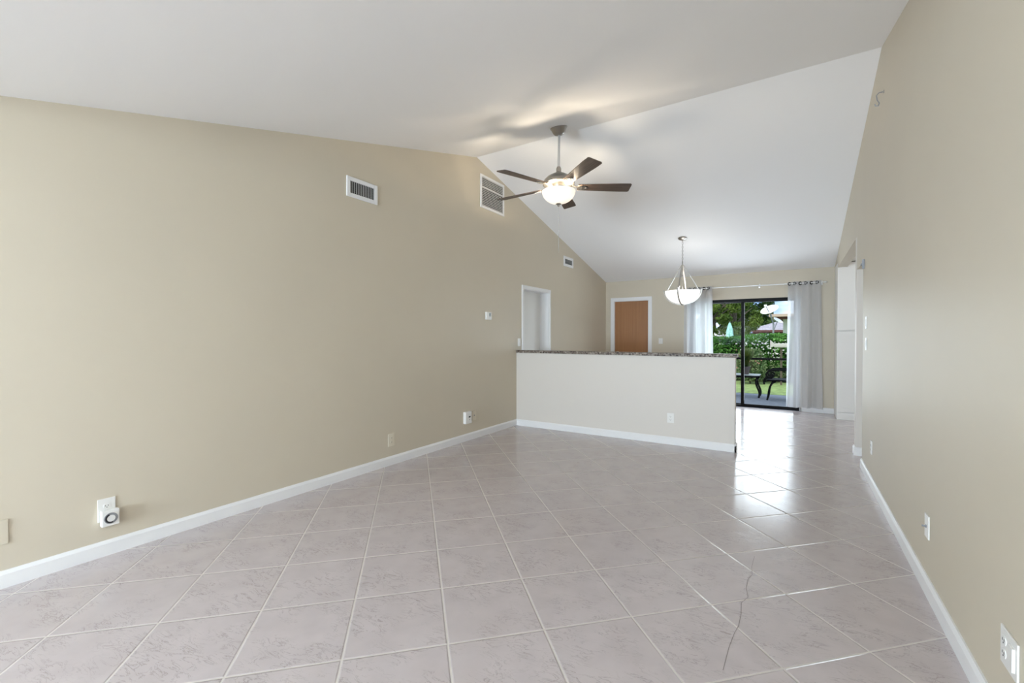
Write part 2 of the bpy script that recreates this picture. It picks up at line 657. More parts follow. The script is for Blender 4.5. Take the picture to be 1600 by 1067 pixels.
W1 = (-3.20, -0.80, 0.12, 2.22)    # front window, behind the camera
bm = BM()
y0, y1 = YF - 0.12, YF
ztf = ceil_z(YF) + 0.02
box(bm, XL - WT, W1[0], y0, y1, 0, ztf)
box(bm, W1[1], XR + 0.12, y0, y1, 0, ztf)
box(bm, W1[0], W1[1], y0, y1, 0, W1[2])
box(bm, W1[0], W1[1], y0, y1, W1[3], ztf)
obj('wall_front', bm, 'wall', kind='structure')
bm = BM()
fy0, fy1 = YF - 0.08, YF - 0.03
for xa, xb, za, zb in ((W1[0], W1[0] + .05, W1[2], W1[3]), (W1[1] - .05, W1[1], W1[2], W1[3]), (W1[0], W1[1], W1[2], W1[2] + .05), (W1[0], W1[1], W1[3] - .05, W1[3]), (-2.025, -1.975, W1[2], W1[3])):
    box(bm, xa, xb, fy0, fy1, za, zb)
obj('window_1', bm, 'trim', kind='structure')

# kitchen beyond the opening
bm = BM()
box(bm, 3.1, 3.2, 5.2, YB, 0, 3.0)
obj('wall_kitchen_side', bm, 'divider', kind='structure')
bm = BM()
box(bm, XR + 0.12, 3.1, 5.2, 5.3, 0, 3.0)
obj('wall_kitchen_front', bm, 'divider', kind='structure')
bm = BM()
box(bm, XR + 0.12, 3.2, 5.2, YB + WT, 2.85, 3.0)
obj('ceiling_kitchen', bm, 'ceiling', kind='structure')
bm = BM()
box(bm, XR + 0.12, 3.1, 8.478, YB, 2.436, 2.85)
obj('wall_kitchen_soffit', bm, 'cabinet', kind='structure')

# half wall with granite cap
XH = -0.543
bm = BM()
box(bm, XL, XH, YH, YH + 0.115, 0, 1.047)
obj('wall_divider', bm, 'divider', kind='structure')
bm = BM()
box(bm, XL + 0.001, -0.522, YH - 0.02, YH + 0.135, 1.048, 1.085, bevel=0.006)
tag(obj('counter_cap', bm, 'granite'), 'thin speckled brown granite cap running along the top of the ivory half wall', 'countertop')


def base_profile(h=0.088, t=0.015):
    return [(0, 0), (t, 0), (t, h - 0.018), (t * 0.45, h), (0, h)]


def baseboard(name, runs):
    """runs: (x0,y0,x1,y1,nx,ny): wall line and the inward normal"""
    bm = BM()
    for xa, ya, xb, yb, nx, ny in runs:
        pr = base_profile()
        A = [bm.verts.new((xa + nx * p[0], ya + ny * p[0], p[1] + 0.0005)) for p in pr]
        B = [bm.verts.new((xb + nx * p[0], yb + ny * p[0], p[1] + 0.0005)) for p in pr]
        n_ = len(pr)
        bm.faces.new(A)
        bm.faces.new(B[::-1])
        for i in range(n_):
            bm.faces.new((A[i], A[(i + 1) % n_], B[(i + 1) % n_], B[i]))
    return obj(name, bm, 'trim', kind='structure')


baseboard('baseboard_left', [(XL, YF, XL, YH, 1, 0), (XL, YH + .115, XL, D1[0] - .06, 1, 0), (XL, D1[1] + .06, XL, YB, 1, 0)])
baseboard('baseboard_right', [(XR, YF, XR, 5.485, -1, 0)])
baseboard('baseboard_jamb', [(XR - 0.012, 6.0, XR + 0.12, 6.0, 0, -1), (XR, 5.99, XR, 6.14, -1, 0)])
baseboard('baseboard_divider', [(XL, YH, XH + 0.015, YH, 0, -1), (XH, YH - 0.015, XH, YH + 0.13, 1, 0), (XL, YH + .115, XH, YH + .115, 0, 1)])
baseboard('baseboard_back', [(XL, YB, D2[0] - .08, YB, 0, -1), (D2[1] + .09, YB, D3[0], YB, 0, -1), (D3[1] + 0.03, YB, XR, YB, 0, -1)])


# ------------------------------------------------------------------ doors
def casing(bm, a0, a1, top, w, t, plane, axis):
    """flat casing around an opening; axis 'y': opening on x=plane facing +x, axis 'x': on y=plane facing -y"""
    for (p, q, z0, z1) in ((a0 - w, a0, 0, top + w), (a1, a1 + w, 0, top + w), (a0, a1, top, top + w)):
        if axis == 'y':
            box(bm, plane, plane + t, p, q, z0, z1, 0.003)
        else:
            box(bm, p, q, plane - t, plane, z0, z1, 0.003)


bm = BM()
xd = XL - WT
box(bm, xd - 0.04, xd + 0.0, D1[0] - 0.02, D1[1] + 0.02, 0.0, D1[2] + 0.02)
d1 = obj('door_1', bm, 'door_white', kind='structure')
bm = BM()
casing(bm, D1[0], D1[1], D1[2], 0.045, 0.016, XL, 'y')
box(bm, xd, XL, D1[0], D1[0] + 0.012, 0, D1[2])
box(bm, xd, XL, D1[1] - 0.012, D1[1], 0, D1[2])
box(bm, xd, XL, D1[0], D1[1], D1[2] - 0.012, D1[2])
box(bm, xd, xd + 0.012, D1[1] - 0.026, D1[1] - 0.012, 0, D1[2])
obj('door_frame', bm, 'trim', d1)
bm = BM()
lathe(bm, [(0, 0), (0.025, 0), (0.025, 0.006), (0.011, 0.01), (0.011, 0.035), (0.026, 0.045), (0.028, 0.06), (0.018, 0.07), (0, 0.072)], 24, mtx=Matrix.Rotation(R(90), 4, 'Y'), center=(xd, D1[0] + 0.085, 0.95))
obj('door_knob', bm, 'nickel', d1, smooth=True)

bm = BM()
box(bm, D2[0] + 0.004, D2[1] - 0.004, YB + 0.035, YB + 0.075, 0.008, D2[2] - 0.004)
d2 = obj('door_2', bm, 'brown_door', kind='structure')
bm = BM()
casing(bm, D2[0], D2[1], D2[2], 0.075, 0.016, YB, 'x')
box(bm, D2[0] - .001, D2[0] + 0.004, YB, YB + WT, 0, D2[2])
box(bm, D2[1] - 0.004, D2[1] + .001, YB, YB + WT, 0, D2[2])
box(bm, D2[0], D2[1], YB, YB + WT, D2[2] - 0.004, D2[2] + .001)
obj('door_frame', bm, 'trim', d2)
bm = BM()
lathe(bm, [(0, 0), (0.025, 0), (0.025, 0.006), (0.011, 0.01), (0.011, 0.035), (0.026, 0.045), (0.028, 0.06), (0.018, 0.07), (0, 0.072)], 24, mtx=Matrix.Rotation(R(90), 4, 'X'), center=(D2[0] + 0.07, YB + 0.035, 0.95))
obj('door_knob', bm, 'nickel', d2, smooth=True)

# sliding glass door: outer frame, two sashes, two panes
bm = BM()
ya, yb = YB + 0.03, YB + 0.12
box(bm, D3[0], D3[0] + 0.04, ya, yb, 0, D3[2])
box(bm, D3[1] - 0.04, D3[1], ya, yb, 0, D3[2])
box(bm, D3[0], D3[1], ya - .004, yb, D3[2] - 0.05, D3[2])
box(bm, D3[0], D3[1], ya - .01, yb, 0.0, 0.035)
d3 = obj('door_3', bm, 'black_metal', kind='structure')
xm = -0.785


def sash(x0, x1, yy):
    bm = BM()
    s = 0.028
    z0, z1 = 0.036, D3[2] - 0.051
    w = 0.05
    box(bm, x0, x0 + w, yy, yy + s, z0, z1)
    box(bm, x1 - w, x1, yy, yy + s, z0, z1)
    box(bm, x0 + w, x1 - w, yy, yy + s, z1 - 0.012, z1)
    box(bm, x0 + w, x1 - w, yy, yy + s, z0, z0 + 0.018)
    f = obj('sash', bm, 'black_metal', d3)
    bm = BM()
    box(bm, x0 + w, x1 - w, yy + 0.011, yy + 0.017, z0 + 0.018, z1 - 0.012)
    obj('glass_pane', bm, 'glass', f)
    return f


sash(D3[0] + 0.04, xm + 0.026, YB + 0.080)
s2 = sash(xm - 0.026, D3[1] - 0.04, YB + 0.042)
bm = BM()
box(bm, xm - 0.012, xm + 0.012, YB + 0.022, YB + 0.042, 0.92, 1.12, 0.004)
obj('pull_handle', bm, 'black_metal', s2)
bm = BM()
box(bm, D3[1] - 0.005, D3[1] + 0.022, YB - 0.03, YB - 0.002, 0.0005, 0.062, 0.004)
tag(obj('door_stop', bm, 'grey_metal'), 'small grey metal door stop at the end of the black sliding door track', 'door stop')

# ------------------------------------------------------------------ curtain rod and sheers
ZR, YR = 2.186, YB - 0.085
rodt = thing('curtain_rod', 'thin pale metal curtain rod above the black sliding glass door', 'curtain rod', (-0.69, YR, ZR))
bm = BM()
tube(bm, [(-1.11, 0, 0), (1.11, 0, 0)], 0.010, 14)
obj('pole', bm, 'rod_white', rodt, smooth=True)
for x in (-1.13, 1.13):
    bm = BM()
    lathe(bm, [(0, -0.025), (0.012, -0.024), (0.017, -0.01), (0.018, 0.005), (0.013, 0.018), (0, 0.025)], 18, mtx=Matrix.Rotation(R(90), 4, 'Y'), center=(x, 0, 0))
    obj('finial', bm, 'rod_white', rodt, smooth=True)
for x in (-1.085, 0.174, 1.085):
    bm = BM()
    box(bm, x - 0.012, x + 0.012, 0.074, 0.084, -0.035, 0.035, 0.003)
    box(bm, x - 0.006, x + 0.006, 0.0, 0.076, -0.018, -0.010)
    torus(bm, 0.0135, 0.004, (x, 0, 0), 'x', 18, 6)
    obj('bracket', bm, 'rod_white', rodt, smooth=True)


def curtain(x0, x1, z0, waves, seed, label):
    rnd = random.Random(seed)
    t = thing('sheer_curtain', label, 'curtain', ((x0 + x1) / 2, YR, ZR))
    hw = (x1 - x0) / 2
    ph = [rnd.uniform(-0.5, 0.5) for _ in range(6)]
    bm = BM()
    NX, NZ = 150, 40
    ztop = 0.032
    g = []
    for j in range(NZ + 1):
        s = j / NZ
        z = ztop + (z0 - ZR - ztop) * s
        row = []
        for i in range(NX + 1):
            f = i / NX
            amp = 0.034 + 0.014 * s
            wob = 0.10 * s * math.sin(2 * PI * f * 1.7 + ph[0] * 6) + 0.05 * s * math.sin(5 * f + ph[1] * 5)
            y = amp * math.sin(2 * PI * (waves * f + wob)) + 0.008 * s * math.sin(2 * PI * (waves * 2.3 * f + ph[2]) + 4 * s)
            x = -hw + 2 * hw * f + 0.016 * s * math.sin(2 * PI * (waves * f + ph[3])) + (f - .5) * 0.05 * s
            row.append(bm.verts.new((x, y, z)))
        g.append(row)
    for j in range(NZ):
        for i in range(NX):
            bm.faces.new((g[j][i], g[j][i + 1], g[j + 1][i + 1], g[j + 1][i]))
    obj('fabric', bm, 'sheer', t, smooth=True)
    n = int(waves * 2)
    for k in range(n):
        f = (k + 0.5) / n if False else (k + 0.0) / n + 0.5 / n * 0
        f = (k + 0.25) / n
        bm = BM()
        y = 0.028 * math.sin(2 * PI * waves * f)
        dy = 0.028 * 2 * PI * waves / (2 * hw) * math.cos(2 * PI * waves * f)
        ang = math.atan2(dy, 1.0)
        mt = Matrix.Translation((-hw + 2 * hw * f, y * 0.5 - 0.006, 0)) @ Matrix.Rotation(ang, 4, 'Z')
        t2 = bmesh.new()
        torus(t2, 0.023, 0.0075, (0, 0, 0), 'y', 20, 8)
        merge(bm, t2, mt)
        obj('grommet', bm, 'black_metal', t, smooth=True)
    return t


curtain(-1.775, -1.284, 0.06, 3, 3, 'white sheer curtain hanging behind the half wall beside the pendant lamp')
curtain(-0.085, 0.385, 0.075, 3, 5, 'white sheer curtain with dark grommets hanging to the floor beside the tall pantry')

# ------------------------------------------------------------------ pantry cabinet
pan = thing('pantry_cabinet', 'tall white pantry cabinet with panelled doors seen through the kitchen opening', 'cabinet', (XR + 0.002, 8.48, 0))
bm = BM()
box(bm, 0, 0.61, 0.021, 0.565, 0.0, 2.425)
obj('body', bm, 'cabinet', pan)


def shaker(z0, z1, rails, name='door'):
    bm = BM()
    x0, x1, st = 0.003, 0.607, 0.07
    box(bm, x0, x0 + st, 0, 0.02, z0, z1)
    box(bm, x1 - st, x1, 0, 0.02, z0, z1)
    for a, b in rails:
        box(bm, x0 + st, x1 - st, 0, 0.02, a, b)
    box(bm, x0 + st, x1 - st, 0.012, 0.02, z0, z1)
    return obj(name, bm, 'cabinet', pan)


shaker(1.380, 2.412, [(1.380, 1.445), (2.345, 2.412)])
shaker(0.118, 1.362, [(0.118, 0.185), (0.69, 0.76), (1.295, 1.362)])
bm = BM()
box(bm, 0.0, 0.61, 0.004, 0.021, 0.0, 0.11)
obj('plinth', bm, 'cabinet', pan)

# ------------------------------------------------------------------ ceiling fan
FX, FY = -2.075, 4.167
FC = ceil_z(FY)
fan = thing('ceiling_fan', 'brushed nickel ceiling fan with five dark walnut blades and a lit glass bowl', 'ceiling fan', (FX, FY, FC))
slope = math.atan((ZRIDGE - ZFRONT) / YRIDGE)
bm = BM()
lathe(bm, [(0, 0.0), (0.088, 0.0), (0.090, -0.008), (0.080, -0.020), (0.066, -0.052), (0.052, -0.072), (0.030, -0.080), (0, -0.080)], 36, mtx=Matrix.Rotation(slope, 4, 'X'))
obj('canopy', bm, 'nickel', fan, smooth=True)
ZM = 2.975 - FC            # dome top
bm = BM()
tube(bm, [(0, 0.01, -0.07), (0, 0, ZM + 0.05)], 0.0125, 16)
obj('downrod', bm, 'rod_white', fan, smooth=True)
bm = BM()
lathe(bm, [(0, ZM + 0.075), (0.018, ZM + 0.072), (0.026, ZM + 0.05), (0.026, ZM + 0.02), (0.045, ZM + 0.004), (0.075, ZM - 0.008), (0.120, ZM - 0.034), (0.150, ZM - 0.066), (0.165, ZM - 0.098), (0.166, ZM - 0.112), (0.150, ZM - 0.120), (0.10, ZM - 0.122), (0.06, ZM - 0.128), (0.06, ZM - 0.150), (0, ZM - 0.150)], 48)
obj('motor_housing', bm, 'nickel', fan, smooth=True)
ZB = 2.838 - FC


def blade_mesh():
    bm = BM()
    outline = []
    r0, r1 = 0.20, 0.75
    for f in [0, .15, .35, .6, .8, .92, 1.0]:
        outline.append((r0 + (r1 - r0) * f, -(0.052 + 0.022 * min(1, f * 1.3))))
    top = [(x, -y) for x, y in outline][::-1]
    outline[-1] = (r1 - 0.012, outline[-1][1])
    prism(bm, outline + [(r1, outline[-1][1] + 0.012), (r1, top[0][1] - 0.012), (r1 - 0.012, top[0][1])] + top[1:], 'z', -0.004, 0.004)
    bm.transform(Matrix.Translation((0, 0, 0.0)) @ Matrix.Rotation(R(-12), 4, 'X'))
    return bm


def iron_mesh():
    bm = BM()
    strip(bm, [(0.10, 0, 0.030), (0.14, 0, 0.020), (0.18, 0, 0.004), (0.205, 0, -0.008)], (0, 1, 0), 0.032, 0.007)
    t = bmesh.new()
    prism(t, [(0.19, -0.016), (0.225, -0.040), (0.265, -0.036), (0.30, -0.010), (0.30, 0.010), (0.265, 0.036), (0.225, 0.040), (0.19, 0.016)], 'z', -0.011, -0.0045)
    for sx, sy in ((0.24, -0.022), (0.24, 0.022), (0.282, 0)):
        lathe(t, [(0, -0.015), (0.005, -0.014), (0.006, -0.011), (0, -0.011)], 10, center=(sx, sy, 0))
    merge(bm, t, Matrix.Rotation(R(-12), 4, 'X'))
    return bm


b0 = obj('blade', blade_mesh(), 'blade', fan)
i0 = obj('blade_iron', iron_mesh(), 'nickel', b0, smooth=False)
for k in range(5):
    b = b0 if k == 0 else copy_tree(b0, fan)
    b.location = (0, 0, ZB)
    b.rotation_euler = (0, 0, R(-110 + 72 * k))
ZL = 2.790 - FC            # bowl rim
bm = BM()
lathe(bm, [(0, ZL + 0.050), (0.035, ZL + 0.050), (0.075, ZL + 0.034), (0.080, ZL + 0.022), (0.03, ZL + 0.018), (0.012, ZL + 0.01), (0.012, ZL - 0.128), (0, ZL - 0.128)], 32)
obj('light_kit', bm, 'nickel', fan, smooth=True)
bm = BM()
outer = [(0.172 * math.cos(a), ZL - 0.126 * math.sin(a)) for a in [R(x) for x in range(0, 86, 6)]]
inner = [(0.166 * math.cos(a), ZL - 0.121 * math.sin(a)) for a in [R(x) for x in range(84, -1, -6)]]
lathe(bm, [(0.175, ZL + 0.004)] + outer[1:] + [(0.004, ZL - 0.126), (0.004, ZL - 0.121)] + inner + [(0.168, ZL + 0.004), (0.175, ZL + 0.004)], 48)
obj('glass_bowl', bm, 'shade', fan, smooth=True)
bm = BM()
lathe(bm, [(0, ZL - 0.122), (0.027, ZL - 0.124), (0.030, ZL - 0.130), (0.020, ZL - 0.136), (0.011, ZL - 0.142), (0.013, ZL - 0.149), (0.006, ZL - 0.156), (0, ZL - 0.158)], 24)
obj('finial', bm, 'nickel', fan, smooth=True)
for k in range(3):
    a = R(20 + 120 * k)
    bm = BM()
    lathe(bm, [(0, 0.03), (0.012, 0.026), (0.017, 0.01), (0.017, -0.01), (0.010, -0.03), (0, -0.034)], 16, center=(0.095 * math.cos(a), 0.095 * math.sin(a), ZL - 0.012))
    obj('bulb', bm, 'bulb', fan, smooth=True)
bm = BM()
tube(bm, [(0.004, -0.008, ZL - 0.155), (0.004, -0.008, 2.155 - FC)], 0.0024, 6)
for k in range(42):
    bmesh.ops.create_icosphere(bm, subdivisions=1, radius=0.0034, matrix=Matrix.Translation((0.004, -0.008, ZL - 0.165 - 0.0105 * k)))
obj('pull_chain', bm, 'nickel', fan, smooth=True)
for k in range(3):
    a = R(20 + 120 * k)
    lamp('fan_bulb_light', 'POINT', (FX + 0.130 * math.cos(a), FY + 0.130 * math.sin(a), 2.783), 12, (1.0, 0.84, 0.63), shadow_soft_size=0.016)

# ------------------------------------------------------------------ pendant lamp
PX, PY = -1.493, 7.386
PC = ceil_z(PY)
pend = thing('pendant_lamp', 'lit white bowl pendant lamp in a nickel cage hung beyond the half wall', 'pendant lamp', (PX, PY, PC))
bslope = -math.atan((ZRIDGE - ZBACK) / (YB - YRIDGE))
bm = BM()
lathe(bm, [(0, 0), (0.068, 0), (0.069, -0.006), (0.060, -0.016), (0.030, -0.026), (0.012, -0.032), (0.010, -0.05), (0, -0.05)], 36, mtx=Matrix.Rotation(bslope, 4, 'X'))
obj('canopy', bm, 'nickel', pend, smooth=True)


def link(bm, c, h, w, r, flip):
    pts = []
    for k in range(16):
        a = 2 * PI * k / 16
        u, v = w * math.cos(a), h * math.sin(a)
        pts.append(Vector(c) + (Vector((u, 0, v)) if flip else Vector((0, u, v))))
    tube(bm, pts, r, 6, closed=True)


bm = BM()
zc = 2.79 - PC
k = 0
while zc > 2.475 - PC:
    link(bm, (0, -0.012 * 0, zc), 0.019, 0.008, 0.0024, k % 2)
    zc -= 0.0305
    k += 1
obj('chain', bm, 'nickel', pend, smooth=True)
ZA = 2.425 - PC
bm = BM()
link(bm, (0, 0, ZA + 0.028), 0.034, 0.017, 0.005, 0)
lathe(bm, [(0, ZA + 0.0), (0.014, ZA - 0.002), (0.018, ZA - 0.014), (0.014, ZA - 0.03), (0.006, ZA - 0.036), (0, ZA - 0.036)], 20)
obj('loop', bm, 'nickel', pend, smooth=True)
ZW = 2.005 - PC            # rim of the bowl
BR = 0.262
for k in range(4):
    a = R(-32.5 + 30 + 90 * k)
    d = Vector((math.cos(a), math.sin(a), 0))
    s = Vector((-math.sin(a), math.cos(a), 0))
    bm = BM()
    strip(bm, [d * 0.012 + Vector((0, 0, ZA - 0.012)), d * 0.03 + Vector((0, 0, ZA - 0.035)), d * (BR - 0.02) + Vector((0, 0, ZW + 0.012))], s, 0.020, 0.012)
    pts = []
    for j in range(15):
        f = j / 14
        ang = R(90 - 88 * f)
        r_ = (BR + 0.010 + 0.014 * f * f) * math.cos(ang)
        pts.append(d * r_ + Vector((0, 0, ZW - 0.216 * math.sin(ang))))
    pts.append(d * (BR + 0.034) + Vector((0, 0, ZW + 0.026)))
    strip(bm, pts, s, 0.016, 0.013)
    strip(bm, [d * (BR - 0.022) + Vector((0, 0, ZW + 0.012)), d * (BR + 0.02) + Vector((0, 0, ZW + 0.006))], s, 0.016, 0.005)
    obj('arm', bm, 'nickel', pend)
bm = BM()
outer = [(BR * math.cos(a), ZW - 0.205 * math.sin(a)) for a in [R(x) for x in range(0, 86, 5)]]
inner = [((BR - .008) * math.cos(a), ZW - 0.197 * math.sin(a)) for a in [R(x) for x in range(85, -1, -5)]]
lathe(bm, outer + [(0.0, ZW - 0.205)], 48)
lathe(bm, [(0.0, ZW - 0.197)] + inner + [(BR, ZW)], 48)
obj('glass_bowl', bm, 'pendant_bowl', pend, smooth=True)
bm = BM()
tube(bm, [(0, 0, ZA - 0.03), (0, 0, ZW - 0.06)], 0.004, 10)
lathe(bm, [(0, 0.012), (0.010, 0.008), (0.013, 0), (0.010, -0.008), (0, -0.012)], 16, center=(0, 0, ZA - 0.175))
lathe(bm, [(0, 0.02), (0.03, 0.018), (0.03, -0.03), (0, -0.03)], 20, center=(0, 0, ZW - 0.05))
obj('stem', bm, 'nickel', pend, smooth=True)
bm = BM()
lathe(bm, [(0, ZW - 0.204), (0.016, ZW - 0.208), (0.018, ZW - 0.216), (0.008, ZW - 0.228), (0, ZW - 0.232)], 20)
obj('finial', bm, 'nickel', pend, smooth=True)
lamp('pendant_light', 'POINT', (PX + 0.05, PY, 2.02), 5, (1.0, 0.97, 0.93), shadow_soft_size=0.07)


# ------------------------------------------------------------------ vents
def vent(y0, y1, z0, z1, vertical, n, label, mid=False, cat='air vent', fr=0.03):
    w, h = y1 - y0, z1 - z0
    t = thing('air_vent', label, cat, (XL, (y0 + y1) / 2, (z0 + z1) / 2), R(90))
    bm = BM()
    for a in ((-w / 2, -w / 2 + fr, -h / 2, h / 2), (w / 2 - fr, w / 2, -h / 2, h / 2), (-w / 2 + fr, w / 2 - fr, -h / 2, -h / 2 + fr), (-w / 2 + fr, w / 2 - fr, h / 2 - fr, h / 2)):
        box(bm, a[0], a[1], -0.012, -0.0005, a[2], a[3], 0.002, 1)
    if mid:
        box(bm, -w / 2 + fr, w / 2 - fr, -0.012, -0.001, h * 0.13 - 0.005, h * 0.13 + 0.005)
    obj('frame', bm, 'trim', t)
    bm = BM()
    iw, ih = w / 2 - fr, h / 2 - fr
    box(bm, -iw, iw, -0.002, -0.0008, -ih, ih)
    obj('shade_sheet', bm, 'dark_vent', t)  # flat dark sheet painted as the shade behind the louvers
    bm = BM()
    for k in range(n):
        f = (k + 0.5) / n * 2 - 1
        q = bmesh.new()
        if vertical:
            box(q, -0.0045, 0.0045, -0.0008, 0.0008, -ih, ih)
            merge(bm, q, Matrix.Translation((f * iw, -0.007, 0)) @ Matrix.Rotation(R(35), 4, 'Z'))
        else:
            box(q, -iw, iw, -0.0058, 0.0058, -0.0008, 0.0008)
            merge(bm, q, Matrix.Translation((0, -0.0085, f * ih)) @ Matrix.Rotation(R(-30), 4, 'X'))
    obj('louver', bm, 'louver', t)
    return t


vent(2.555, 2.90, 2.540, 2.722, True, 14, 'small white wall register with upright louvers high on the long beige wall', fr=0.036)
vent(4.558, 5.104, 2.935, 3.362, False, 17, 'large square white return grille with fine flat slats behind the fan blades', True, fr=0.032)
vent(6.985, 7.37, 2.515, 2.69, True, 18, 'smallest white vent high beside the sloping ceiling above the white door', fr=0.045)


# ------------------------------------------------------------------ wall plates
def plate(name, label, cat, loc, rotz, w, h, kind, m='plastic', group=None):
    t = thing(name, label, cat, loc, rotz, group)
    bm = BM()
    box(bm, -w / 2, w / 2, -0.006, -0.0003, -h / 2, h / 2, 0.0022)
    obj('cover', bm, m, t)
    if kind == 'outlet':
        for s in (-1, 1):
            socket(t, 0, s * 0.0195 * h / 0.115, m)
    elif kind == 'toggle':
        bm = BM()
        box(bm, -0.006, 0.006, -0.008, -0.005, -0.012, 0.012)
        q = bmesh.new()
        box(q, -0.004, 0.004, -0.013, 0, -0.005, 0.005, 0.0015)
        merge(bm, q, Matrix.Translation((0, -0.006, 0.003)) @ Matrix.Rotation(R(-25), 4, 'X'))
        obj('toggle', bm, m, t)
    elif kind == 'rocker':
        bm = BM()
        box(bm, -0.0165, 0.0165, -0.010, -0.005, -0.033, 0.033, 0.002)
        obj('rocker', bm, m, t)
    elif kind == 'coax':
        bm = BM()
        lathe(bm, [(0, 0), (0.0075, 0), (0.0075, 0.005), (0.0048, 0.005), (0.0048, 0.018), (0, 0.018)], 12, mtx=Matrix.Rotation(R(90), 4, 'X'), center=(0, -0.005, 0))
        obj('connector', bm, 'grey_metal', t)
    elif kind == 'jack':
        bm = BM()
        box(bm, -0.008, 0.008, -0.009, -0.005, -0.008, 0.008, 0.001)
        obj('connector', bm, 'grey_plastic', t)
    return t


def socket(t, x, z, m='plastic'):
    bm = BM()
    pts = []
    for k in range(24):
        a = 2 * PI * k / 24
        pts.append((x + 0.0165 * math.cos(a), z + max(-0.0128, min(0.0128, 0.0165 * math.sin(a)))))
    prism(bm, pts, 'y', -0.0085, -0.005)
    s = obj('socket', bm, m, t)
    bm = BM()
    for sx, hh in ((-0.0062, 0.0042), (0.0062, 0.0034)):
        box(bm, x + sx - 0.0011, x + sx + 0.0011, -0.0092, -0.0084, z + 0.0022 - hh, z + 0.0022 + hh)
    lathe(bm, [(0, 0), (0.0024, 0), (0.0024, 0.0008), (0, 0.0008)], 10, mtx=Matrix.Rotation(R(90), 4, 'X'), center=(x, -0.0084, z - 0.0075))
    obj('slots', bm, 'slot', s)


RL, RR = R(90), R(-90)
plate('blank_plate', 'beige painted blank cover plate low on the long wall, cut by the picture edge', 'wall plate', (XL, 0.455, 0.284), RL, 0.125, 0.125, 'blank', 'wall')
o2 = plate('wall_outlet', 'white double outlet low on the long wall with a dial timer plugged into it', 'outlet', (XL, 0.901, 0.268), RL, 0.080, 0.132, 'outlet')
plate('wall_outlet', 'almond double outlet low in the middle of the long beige wall', 'outlet', (XL, 3.07, 0.249), RL, 0.078, 0.125, 'outlet', 'almond')
plate('wall_outlet', 'almond wall plate right next to the white plug-in unit near the half wall corner', 'outlet', (XL, 4.428, 0.292), RL, 0.080, 0.125, 'jack', 'almond')
plate('light_switch', 'small white switch beside the white door just above the granite cap', 'switch', (XL, 5.508, 1.199), RL, 0.072, 0.112, 'toggle')
plate('wall_outlet', 'white outlet low on the ivory half wall', 'outlet', (-1.226, YH, 0.313), 0, 0.080, 0.115, 'outlet')
plate('light_switch', 'white switch on the back wall between the brown door and the curtain', 'switch', (-2.238, YB, 1.195), 0, 0.080, 0.112, 'toggle')
plate('light_switch', 'upper of two white switches stacked on the wall beside the kitchen passage', 'switch', (XR, 5.235, 1.408), RR, 0.075, 0.115, 'rocker')
plate('light_switch', 'lower of two white switches stacked on the wall beside the kitchen passage', 'switch', (XR, 5.225, 1.210), RR, 0.075, 0.115, 'rocker')
plate('wall_outlet', 'white outlet near the floor below the two stacked switches', 'outlet', (XR, 4.84, 0.330), RR, 0.075, 0.115, 'outlet')
plate('cable_plate', 'white cable plate with a small metal connector low on the right wall', 'wall plate', (XR, 2.965, 0.332), RR, 0.075, 0.115, 'coax')
pw = plate('wall_outlet', 'wide white outlet plate close to the camera above the right baseboard', 'outlet', (XR, 1.965, 0.302), RR, 0.125, 0.118, 'none')
for s in (-1, 1):
    socket(pw, -0.030, s * 0.02)
bm = BM()
box(bm, 0.012, 0.048, -0.013, -0.005, -0.036, 0.036, 0.002)
obj('rocker', bm, 'plastic', pw)

# plug-in timer on the first outlet
tm = thing('plug_timer', 'square white plug-in timer with a grey dial on the outlet of the long wall', 'timer', (XL + 0.0100, 0.909, 0.224), RL)
bm = BM()
box(bm, -0.040, 0.040, -0.034, 0.0, -0.045, 0.045, 0.006, 3)
obj('body', bm, 'plastic', tm)


def disc(bm, r0, r1, y0, y1, seg=40):
    lathe(bm, [(r0, y0), (r1, y0), (r1, y1), (r0, y1), (r0, y0)], seg, mtx=Matrix.Rotation(R(90), 4, 'X'))


bm = BM()
disc(bm, 0.020, 0.031, 0.033, 0.038)
obj('dial_ring', bm, 'grey_plastic', tm)
bm = BM()
disc(bm, 0.0001, 0.019, 0.033, 0.040)
obj('dial_knob', bm, 'plastic', tm)
bm = BM()
t2 = bmesh.new()
prm = [(0.019 * math.cos(R(a)), 0.019 * math.sin(R(a))) for a in range(110, 291, 12)] + [(0.027 * math.cos(R(a)), 0.027 * math.sin(R(a))) for a in range(290, 109, -12)]
prism(bm, prm, 'y', -0.041, -0.036)
t2.free()
obj('dial_segment', bm, 'black_plastic', tm)

# plug-in unit near the half wall
pu = thing('plug_in_unit', 'chunky white plug-in unit with dark marks near the half wall corner', 'plug-in device', (XL, 4.268, 0.290), RL)
bm = BM()
box(bm, -0.060, 0.060, -0.045, -0.0003, -0.073, 0.073, 0.010, 3)
obj('body', bm, 'plastic', pu)
bm = BM()
box(bm, -0.002, 0.030, -0.047, -0.044, 0.000, 0.018)
obj('display', bm, 'screen', pu)
bm = BM()
box(bm, 0.008, 0.018, -0.047, -0.044, -0.030, -0.020)
obj('button', bm, 'grey_plastic', pu)

# thermostat
ts = thing('thermostat', 'small white thermostat with a dark screen on the long beige wall', 'thermostat', (XL, 4.722, 1.551), RL)
bm = BM()
box(bm, -0.056, 0.056, -0.028, -0.0003, -0.050, 0.050, 0.005, 3)
obj('body', bm, 'plastic', ts)
bm = BM()
box(bm, 0.000, 0.036, -0.030, -0.027, -0.006, 0.034)
obj('screen', bm, 'screen', ts)

